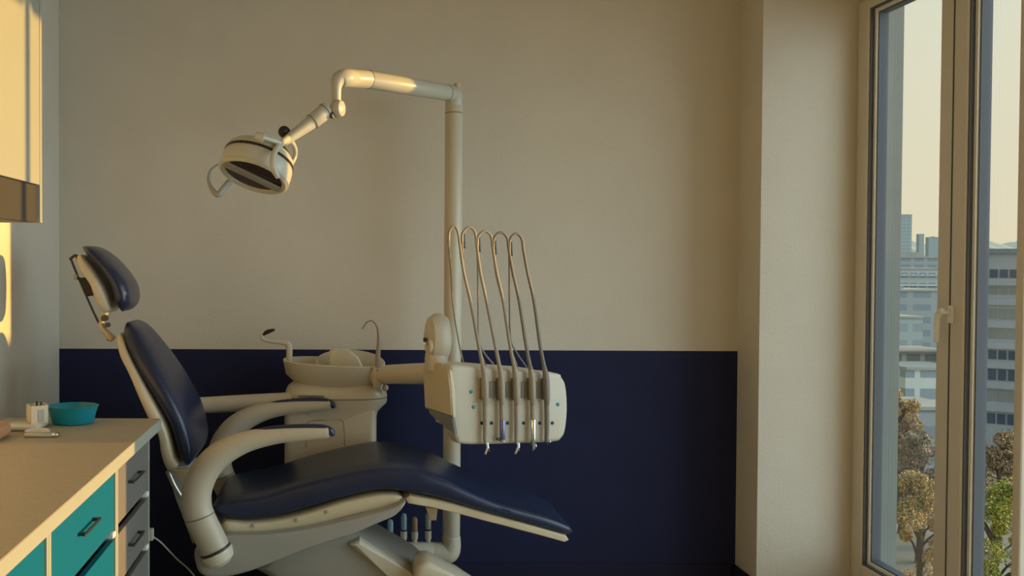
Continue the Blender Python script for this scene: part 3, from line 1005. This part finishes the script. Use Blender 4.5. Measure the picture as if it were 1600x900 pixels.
for k, L in enumerate(loops):
    h_ = L['h']
    m1, m2, m3 = mats[k]
    t = thing('handpiece', 'dental handpiece on looped console hose, ' + words[k], 'handpiece', tuple(FP(h_, 640, -.02)), group='handpieces in the instrument console')
    # hose: from the sleeve up, over the loop and down behind
    vF, vT = -.020, .03
    up = [FP(h_, 585, vF), FP(h_ - 9, 540, vF), FP(L['mid'][0], L['mid'][1], .0), FP((L['mid'][0] + L['r'][0]) / 2 - 2, 425, .015), FP(L['r'][0], L['r'][1] + 4, vT),
          FP(L['r'][0] - 3, L['ap'][1] + 8, vT), FP(L['ap'][0], L['ap'][1], vT), FP(L['l'][0] + 1, L['ap'][1] + 9, vT), FP(L['l'][0], L['l'][1] + 6, vT)]
    if k == 0:
        down = [FP(705, 430, .06), FP(708, 480, .09), FP(717, 535, .11), FP(724, 566, .12)]
    elif k == 2:
        down = [FP(746.5, 420, .06), FP(747, 480, .09), FP(748, 530, .11), FP(757, 552, .12), FP(771, 569, .12)]
    elif k == 4:
        down = [FP(796, 430, .06), FP(796, 480, .09), FP(798, 530, .11), FP(808, 552, .12), FP(823, 574, .12)]
    else:
        a = loops[k]['l']
        b = loops[k - 1]
        down = [FP((a[0] + b['mid'][0]) / 2 - 3, 430, .05), FP(b['mid'][0] + 1, 480, .06), FP(b['h'] - 11, 535, .08), FP(b['h'] + 2, 572, .10)]
    rf = [.0075, .0065, .0058, .0055, .0052, .005, .005, .005, .005]
    rd = [.0038, .003, .003, .003, .003][:len(down)]
    obj('hose', TB(up, rf, n=90, seg=10), M['hose'] if k < 3 else M['hose_dark'], t)
    obj('return_hose', TB([up[-1]] + down, [.0048] + rd, n=60, seg=8), M['hose'] if k != 4 else M['hose_dark'], t)
    # whip end peeping out of the loop
    if k > 0:
        obj('whip_rod', TB([FP(L['l'][0] + 3, L['l'][1] - 8, vT + .01), FP(L['l'][0] + 4, L['l'][1] + 14, vT + .01)], .0035, smooth=False, seg=8), M['dark_metal'], t)
    # sleeve resting in its holder
    obj('sleeve', TB([FP(h_ - 3, 572, -.016), FP(h_, 590, -.022), FP(h_ + 1, 618, -.024), FP(h_ + 1.5, 632, -.020)], [.008, .012, .0125, .0095], n=20, seg=14), M['hose'] if k < 4 else M['hose_dark'], t)
    u, z, P_ = onface(h_ - 4, 605)
    u2, z2, _ = onface(h_ - 4, 624)
    obj('holder_clip', B(u - .010, u + .004, -.030, .0, z2, z + .035, bev=.003, T=FR), M['hose_dark'], t)
    obj('grip', TB([FP(h_ + 1, 628, -.018), FP(h_ + 1.5, 660, -.018), FP(h_ + 1, 690, -.018)], [.0095, .0095, .008], n=14, seg=14), M[m2] if k in (0, 2, 4) else M['hose'], t)
    if k in (1, 3):
        yy = 662
        obj('metal_sleeve', TB([FP(h_ + 2, yy - 6, -.020), FP(h_ + 2, 686 if k == 1 else 700, -.020)], .0105, smooth=False, seg=16), M[m2], t)
    tp = tips[k]
    obj('tip', TB([FP(h_ + 1, 688, -.016), FP(h_ + 2 + (tp[0] - h_) * .5, (688 + tp[1]) / 2, -.016), FP(tp[0] - 3, tp[1], -.016)], [.007, .0055, .0042], n=10, seg=10), M[m3], t)
    obj('tip_tube', TB([FP(h_ + 5, 692, -.010), FP(tp[0] + 3, tp[1] - 5, -.010)], .0028, smooth=False, seg=8), M['chrome'], t)

# ---------------------------------------------------------------- operating light on its arm
lt = thing('operating_light', 'cream dental operating light hanging from a jointed arm on the pole', 'operating light', (px_, YP, ztop))
# swivel head on the pole
bm = bmesh.new()
tube(bm, [(px_, YP, ztop - .002), (px_, YP, ztop + .05)], .0365, smooth=False, seg=32)
obj('swivel_sleeve', bm, M['lamp_enamel'], lt)
qx = at(714.5, 140, YP).x
obj('pole_cap', TB([(qx, YP, ztop + .0), (qx, YP, at(714, 131, YP).z)], .015, smooth=False, seg=20), M['white_plastic'], lt)
YEL = 3.42
pA = at(710, 147, YP)
pB = at(575, 124.5, YEL + (YP - YEL) * .28)
pC = at(523, 121, YEL)
bm = bmesh.new()
tube(bm, [pA, pB], .0345, smooth=False, seg=32)
obj('upper_arm', bm, M['lamp_enamel'], lt)
dAB = (pA - pB).normalized()
obj('arm_seam', LT([(.034, -.002), (.036, -.001), (.036, .001), (.034, .002)], pB + dAB * .0, dAB, seg=32), M['hose_dark'], lt)
obj('arm_seam', LT([(.034, -.002), (.0355, -.001), (.0355, .001), (.034, .002)], pA.lerp(pB, .10), dAB, seg=32), M['hose_dark'], lt)
# elbow: comes along and turns down
pD = at(518, 128, YEL - .02)
pE = at(517, 145, YEL - .02)
pF = at(518, 163, YEL - .02)
bm = bmesh.new()
tube(bm, [pB, pB.lerp(pC, .5), at(541, 122, YEL + .02), at(530, 124, YEL), at(526, 133, YEL - .01), at(525.5, 145, YEL - .01), at(525.5, 160, YEL - .01)], [.0345, .0345, .034, .030, .0215, .018, .018], n=60, seg=28)
obj('elbow', bm, M['lamp_enamel'], lt)
q = at(527, 170, YEL - .02)
bm = bmesh.new()
lathe(bm, [(.001, -.024), (.014, -.023), (.026, -.017), (.0325, -.004), (.033, .008), (.028, .020), (.016, .026), (.001, .027)], q, (.88, -.48, 0), seg=32)
obj('knuckle', bm, M['lamp_enamel'], lt)
q = at(519, 179, YEL - .03)
obj('knuckle_pin', LT([(.001, -.012), (.014, -.010), (.014, .012), (.001, .013)], q, (.8, -.6, -.2), seg=20), M['dark_metal'], lt)
# lower arm
YH = 3.42
a0 = at(511, 171.5, YEL - .02)
a1 = at(488, 190, 3.38)
a2 = at(470, 203, 3.36)
a3 = at(452, 216, 3.34)
obj('lower_arm', TB([a0, a1], [.031, .0285], smooth=False, seg=28), M['lamp_enamel'], lt)
dd = (a1 - a0).normalized()
obj('arm_seam', LT([(.028, -.002), (.0302, -.001), (.0302, .001), (.028, .002)], a1, dd, seg=28), M['hose_dark'], lt)
obj('arm_seam', LT([(.0305, -.002), (.0322, -.001), (.0322, .001), (.0305, .002)], a0.lerp(a1, .14), dd, seg=28), M['hose_dark'], lt)
obj('arm_neck', TB([a1, a2, a3, at(444, 222, 3.33)], [.026, .022, .018, .014], n=16, seg=24), M['lamp_enamel'], lt)
# head
ctr = at(396, 275, 3.30)
nd = Vector((-.27, -.33, -.90)).normalized()      # the way it shines
upv = -nd
Rh = .130
obj('head_housing', LT([(Rh - .012, .004), (Rh - .004, -.001), (Rh, .006), (Rh + .001, .03), (Rh - .001, .055), (Rh - .004, .062), (Rh - .006, .063), (Rh - .006, .070), (Rh - .003, .071),
                        (Rh - .007, .088), (Rh - .02, .102), (Rh - .05, .111), (.03, .115), (.001, .115)], ctr, upv, seg=64), M['lamp_enamel'], lt)
obj('side_slot', LT([(Rh - .006, .0600), (Rh + .0002, .0605), (Rh - .0012, .0700), (Rh - .007, .0705)], ctr, upv, seg=64), M['brown_glass'], lt)
obj('rim', LT([(Rh - .026, .010), (Rh - .022, -.003), (Rh - .008, -.008), (Rh + .002, .000), (Rh - .001, .014)], ctr, upv, seg=64), M['lamp_enamel'], lt)
obj('reflector', LT([(Rh - .018, .002), (Rh - .018, .0005), (.001, -.0005)], ctr + upv * .002, upv, seg=64), M['brown_glass'], lt)
# crossing bar
bu = (Vector((.80, .35, -.30)))
bu = (bu - nd * bu.dot(nd)).normalized()
bw = nd.cross(bu)
TM = Matrix(((bu.x, bw.x, nd.x, ctr.x), (bu.y, bw.y, nd.y, ctr.y), (bu.z, bw.z, nd.z, ctr.z), (0, 0, 0, 1)))
obj('light_bar', B(-Rh + .02, Rh - .02, -.023, .018, -.001, .008, bev=.002, T=TM), M['grey_plastic'], lt)
# yoke: two prongs
yk = at(449, 217, 3.33)
obj('yoke', TB([yk, at(438, 225, 3.24), at(430, 236, 3.18), at(426, 250, 3.155), at(428, 264, 3.155), at(434, 277, 3.17)], [.014, .011, .010, .011, .012, .009], n=40, seg=14), M['lamp_enamel'], lt)
obj('yoke', TB([yk, at(456, 222, 3.38), at(461, 232, 3.42), at(461, 243, 3.44), at(457, 253, 3.43), at(450, 264, 3.40)], [.012, .009, .0085, .0085, .009, .009], n=40, seg=14), M['lamp_enamel'], lt)
q = at(444, 206, 3.36)
bm = bmesh.new()
bmesh.ops.create_uvsphere(bm, u_segments=24, v_segments=14, radius=.022, matrix=Matrix.Translation(q))
obj('dark_ball_joint', bm, M['black'], lt)
obj('top_rod', TB([at(408, 214, 3.17), at(425, 219, 3.20), at(440, 224, 3.23)], .009, n=10), M['lamp_enamel'], lt)
obj('top_knob', TB([at(400, 212, 3.165), at(411, 215.5, 3.17)], [.014, .017], smooth=False, seg=20), M['lamp_enamel'], lt)
obj('tilt_pivot', TB([at(441, 232, 3.34), at(447, 240, 3.34)], .012, smooth=False, seg=16), M['dark_metal'], lt)
# handle loop at the left
bm = bmesh.new()
tube(bm, [at(340, 257, 3.26), at(329, 266, 3.23), at(326, 282, 3.21), at(332, 297, 3.19), at(341, 304, 3.18), at(348, 296, 3.19), at(358, 285, 3.22)],
     [.003, .0045, .006, .009, .011, .011, .012], n=50, seg=14)
obj('head_handle', bm, M['grey_plastic'], lt)

# ---------------------------------------------------------------- cable between cabinet and chair
tag(obj('white_cable', TB([at(238, 838, 3.09), at(252, 848, 3.12), at(275, 872, 3.2), at(298, 893, 3.3), at(325, 930, 3.35)], .0028, n=30, seg=8), M['cab_white'], loc=tuple(at(252, 848, 3.12))),
    'thin white cable running from the grey drawer cabinet towards the chair base', 'cable')
bm = bmesh.new()
q = at(237, 835, 3.087)
box(bm, q.x - .012, q.x + .006, 3.077, 3.100, q.z - .02, q.z + .02, bev=.004)
tag(obj('cable_plug', bm, M['cab_white'], loc=tuple(q)), 'small white plug where the cable meets the grey drawer cabinet', 'plug')

# ---------------------------------------------------------------- outside: the city, far below
GZ = -28.0
def fmat(name, col, win, sx, sz, rough=.6):
    """facade with rows of windows, one every sx by sz metres"""
    m = mat(name, col, rough, vary=.05, vscale=.05)
    t = m.node_tree
    b = t.nodes['Principled BSDF']
    co = t.nodes.new('ShaderNodeTexCoord')
    sp = t.nodes.new('ShaderNodeSeparateXYZ')
    t.links.new(co.outputs['Object'], sp.inputs[0])
    def node(op, a, b_):
        n = t.nodes.new('ShaderNodeMath')
        n.operation = op
        for i, v in enumerate((a, b_)):
            if isinstance(v, (int, float)):
                n.inputs[i].default_value = v
            elif v is not None:
                t.links.new(v, n.inputs[i])
        return n.outputs[0]
    hxy = node('ADD', sp.outputs['X'], sp.outputs['Y'])
    fx = node('FRACT', node('DIVIDE', hxy, sx), None)
    fz = node('FRACT', node('DIVIDE', sp.outputs['Z'], sz), None)
    wn = node('MULTIPLY', node('GREATER_THAN', fx, .25), node('GREATER_THAN', fz, .5))
    mx = t.nodes.new('ShaderNodeMixRGB')
    t.links.new(wn, mx.inputs[0])
    mx.inputs[1].default_value = col + (1,)
    mx.inputs[2].default_value = win + (1,)
    t.links.new(mx.outputs[0], b.inputs['Base Color'])
    return m
M['f_blue'] = fmat('blue_grey_facade', (.30, .36, .37), (.22, .29, .31), 4, 3.4)
M['f_pale'] = fmat('pale_facade', (.36, .40, .40), (.20, .26, .30), 3, 3.3)
M['f_grey'] = fmat('grey_facade', (.26, .30, .31), (.17, .22, .26), 6, 3.2)
M['f_white'] = fmat('white_facade', (.48, .52, .50), (.20, .26, .30), 3, 3.0)
M['roof'] = mat('flat_roof', (.30, .31, .29), .9, vary=.1, vscale=.3)
M['office'] = mat('office_concrete', (.33, .37, .42), .6, vary=.04, vscale=.2)
M['office_glass'] = mat('office_window', (.045, .075, .13), .3, vary=.2, vscale=.2)
M['office_blind'] = mat('office_blind', (.22, .24, .24), .5, vary=.1, vscale=.2)
M['ground'] = mat('city_ground', (.20, .20, .17), .95, vary=.5, vscale=.05)
M['hill'] = mat('hazy_hill', (.42, .44, .38), 1.0, vary=.06, vscale=.002, spec=0)

g = bmesh.new()
box(g, -400, 6000, 14, 7000, GZ - .5, GZ)
struct('ground', g, M['ground'])

def hill():
    bm = bmesh.new()
    n = 60
    fr, bk = [], []
    for i in range(n):
        px = 1300 + 500 * i / (n - 1)
        h = 376 + 6 * math.sin(i * .45) + 3 * math.sin(i * 1.3)
        p = at(px, h, 4200)
        fr.append(bm.verts.new((p.x, 3600, GZ)))
        bk.append(bm.verts.new((p.x, 4200, p.z)))
    b3 = [bm.verts.new((v.co.x, 4900, GZ)) for v in fr]
    for i in range(n - 1):
        bm.faces.new((fr[i], fr[i + 1], bk[i + 1], bk[i]))
        bm.faces.new((bk[i], bk[i + 1], b3[i + 1], b3[i]))
    return bm
hl = struct('ground_hill', hill(), M['hill'], smooth=60)
hl['kind'] = 'structure'

def building(px0, px1, ytop, Y, depth, m, label, plant=True, bands=False):
    a = at(px0, ytop, Y)
    b = at(px1, ytop, Y)
    t = thing('building', label, 'building', ((a.x + b.x) / 2, Y + depth / 2, GZ))
    obj('facade', B(a.x, b.x, Y, Y + depth, GZ, a.z), m, t, smooth=0)
    w_ = (b.x - a.x)
    obj('roof', B(a.x - w_ * .005, b.x + w_ * .005, Y - .3, Y + depth + .3, a.z, a.z + (b.x - a.x) * .012 + .3), M['roof'], t, smooth=0)
    if plant:
        obj('roof_plant', B(a.x + w_ * .3, a.x + w_ * .55, Y + depth * .3, Y + depth * .7, a.z, a.z + w_ * .05 + .5), M['roof'], t, smooth=0)
    if bands:
        z = a.z - 1.6
        k = 0
        while z > GZ + 3 and k < 6:
            obj('balcony_band', B(a.x - .2, b.x + .2, Y - .9, Y, z - .5, z, ), M['f_white'], t, smooth=0)
            z -= 3.2
            k += 1
    return t
building(1380, 1425, 336, 900, 40, M['f_blue'], 'tallest blue-grey tower on the skyline, beside the window reveal', False)
building(1436, 1444, 366, 1300, 6, M['f_blue'], 'slim distant tower right of the tallest tower', False)
building(1451, 1472, 371, 1500, 8, M['f_blue'], 'distant stepped block behind the window post', True)
building(1380, 1535, 403, 420, 40, M['f_grey'], 'long dark flat-roofed block along the skyline below the towers', True)
building(1390, 1500, 421, 300, 25, M['f_pale'], 'pale slab block in front of the long dark block', False, True)
building(1385, 1475, 455, 230, 20, M['f_grey'], 'low grey block below the pale slab block', True, False)
building(1380, 1442, 497, 190, 18, M['f_blue'], 'small blue-grey house roof in the middle distance', True)
building(1395, 1500, 553, 150, 10, M['f_white'], 'white flat-roofed building with rows of windows, seen left of the window handle', False, True)
building(1415, 1500, 578, 128, 7, M['f_white'], 'lower white flat-roofed annex in front of the white building', False)
building(1380, 1500, 640, 112, 8, M['f_grey'], 'low grey shed roof above the orange tree', True)

# the large office block in the right-hand pane, each window a part
YO = 140.0
oa = at(1510, 396, YO)
ra = math.radians(35)
RO = Matrix.Translation((oa.x, oa.y, 0)) @ Matrix.Rotation(-ra, 4, 'Z')
t = thing('office_building', 'large blue-grey office block with rows of dark windows, in the right pane', 'building', (oa.x, YO + 10, GZ))
LO = 22.0
def ob_(nm, x0, x1, y0, y1, z0, z1, m_):
    bm = B(x0, x1, y0, y1, z0, z1)
    bm.transform(RO)
    return obj(nm, bm, m_, t, smooth=0)
ob_('facade', 0, LO, 0, 16, GZ, oa.z, M['office'])
ob_('roof', -.3, LO, -.6, 16.3, oa.z, oa.z + .7, M['f_grey'])
rowsy = [(421, 434, 0), (449, 460, 1), (483, 499, 1), (517, 530, 1), (549, 563, 0), (579, 596, 0), (612, 629, 1), (649, 665, 0)]
for (y0, y1, kind) in rowsy:
    z1_, z0_ = at(1550, y0, YO - 4).z, at(1550, y1, YO - 4).z
    for k in range(9):
        ob_('window', .5 + k * 1.22, .5 + k * 1.22 + .98, -.10, .1, z0_, z1_, M['office_blind'] if kind else M['office_glass'])
for yy in (441, 472, 508, 541, 572, 604, 640):
    z_ = at(1550, yy, YO - 4).z
    ob_('ledge', 0, LO, -.4, 0, z_ - .5, z_ + .5, M['office'])

# trees: branching trunk and a crown of leaves
def tree(px, ytop, Y, rad, hgt, cols, label, seed, nleaf=9000, ls=.14):
    rnd = random.Random(seed)
    top = at(px, ytop, Y)
    x0, z1 = top.x, top.z
    zc = z1 - hgt / 2
    t = thing('tree', label, 'tree', (x0, Y, GZ))
    bm = bmesh.new()
    tube(bm, [(x0, Y, GZ), (x0 + .2, Y, (GZ + zc) / 2), (x0, Y, z1 - hgt * .2)], [.45, .32, .08], n=14, seg=10)
    blobs = []
    for k in range(34):
        a = rnd.uniform(0, 2 * PI)
        h = rnd.uniform(-.5, .5)
        rr = rad * math.sqrt(max(0, 1 - (2 * h) ** 2 * .85)) * rnd.uniform(.3, .8)
        c_ = Vector((x0 + rr * math.cos(a), Y + rr * math.sin(a), zc + h * hgt * .85))
        blobs.append((c_, rad * rnd.uniform(.16, .34)))
        tube(bm, [(x0, Y, c_.z - rad * .6), tuple((Vector((x0, Y, c_.z - rad * .3))).lerp(c_, .5)), tuple(c_)], [.12, .07, .03], n=6, seg=5)
    obj('trunk', bm, M['bark'], t)
    bm = bmesh.new()
    for k in range(nleaf):
        c_, r_ = rnd.choice(blobs)
        d = Vector((rnd.gauss(0, 1), rnd.gauss(0, 1), rnd.gauss(0, 1))).normalized()
        p = c_ + d * r_ * rnd.uniform(.55, 1.1)
        u = Vector((rnd.gauss(0, 1), rnd.gauss(0, 1), rnd.gauss(0, 1))).normalized()
        v = u.cross(Vector((rnd.gauss(0, 1), rnd.gauss(0, 1), rnd.gauss(0, 1)))).normalized()
        s = ls * rnd.uniform(.6, 1.3)
        f = bm.faces.new([bm.verts.new(p + u * s), bm.verts.new(p + v * s * .6), bm.verts.new(p - u * s), bm.verts.new(p - v * s * .6)])
        f.material_index = 0 if rnd.random() < .6 else 1
    me = bpy.data.meshes.new('crown')
    bm.to_mesh(me)
    bm.free()
    for c_ in cols:
        me.materials.append(c_)
    o = bpy.data.objects.new('crown', me)
    C.objects.link(o)
    o.parent = t
    me.transform(Matrix.Translation(-Vector((x0, Y, GZ))))
    return t
M['bark'] = mat('bark', (.10, .08, .06), .9)
def leafmat(n, c):
    return mat(n, c, .7, vary=.25, vscale=.8)
LM = {k: leafmat('leaf_' + k, v) for k, v in dict(green=(.20, .24, .06), yellow=(.50, .46, .07), orange=(.58, .40, .17), olive=(.27, .25, .13), rust=(.32, .21, .14), grey=(.24, .24, .19)).items()}  # leaf colours lightened, distance haze is put into them
tree(1556, 742, 62, 2.9, 11.5, (LM['green'], LM['yellow']), 'yellow-green tree at the lower right of the right-hand pane', 3, 20000, .09)
tree(1437, 728, 66, 2.6, 12, (LM['orange'], LM['olive']), 'orange-leaved tree at the bottom of the left-hand pane', 5, 20000, .09)
tree(1500, 800, 58, 2.4, 10, (LM['olive'], LM['grey']), 'dull green tree behind the window post', 9, 10000, .10)
tree(1562, 672, 95, 3.6, 12, (LM['rust'], LM['olive']), 'rust-brown tree at the foot of the office block', 11, 11000, .14)
tree(1408, 602, 106, 2.4, 8, (LM['orange'], LM['olive']), 'small orange tree beside the white annex', 14, 11000, .14)
tree(1412, 655, 100, 3.0, 8, (LM['rust'], LM['grey']), 'reddish brown tree below the small orange tree', 15, 11000, .14)
tree(1440, 668, 90, 3.2, 9, (LM['grey'], LM['rust']), 'bare-looking grey tree above the orange-leaved tree', 16, 11000, .14)
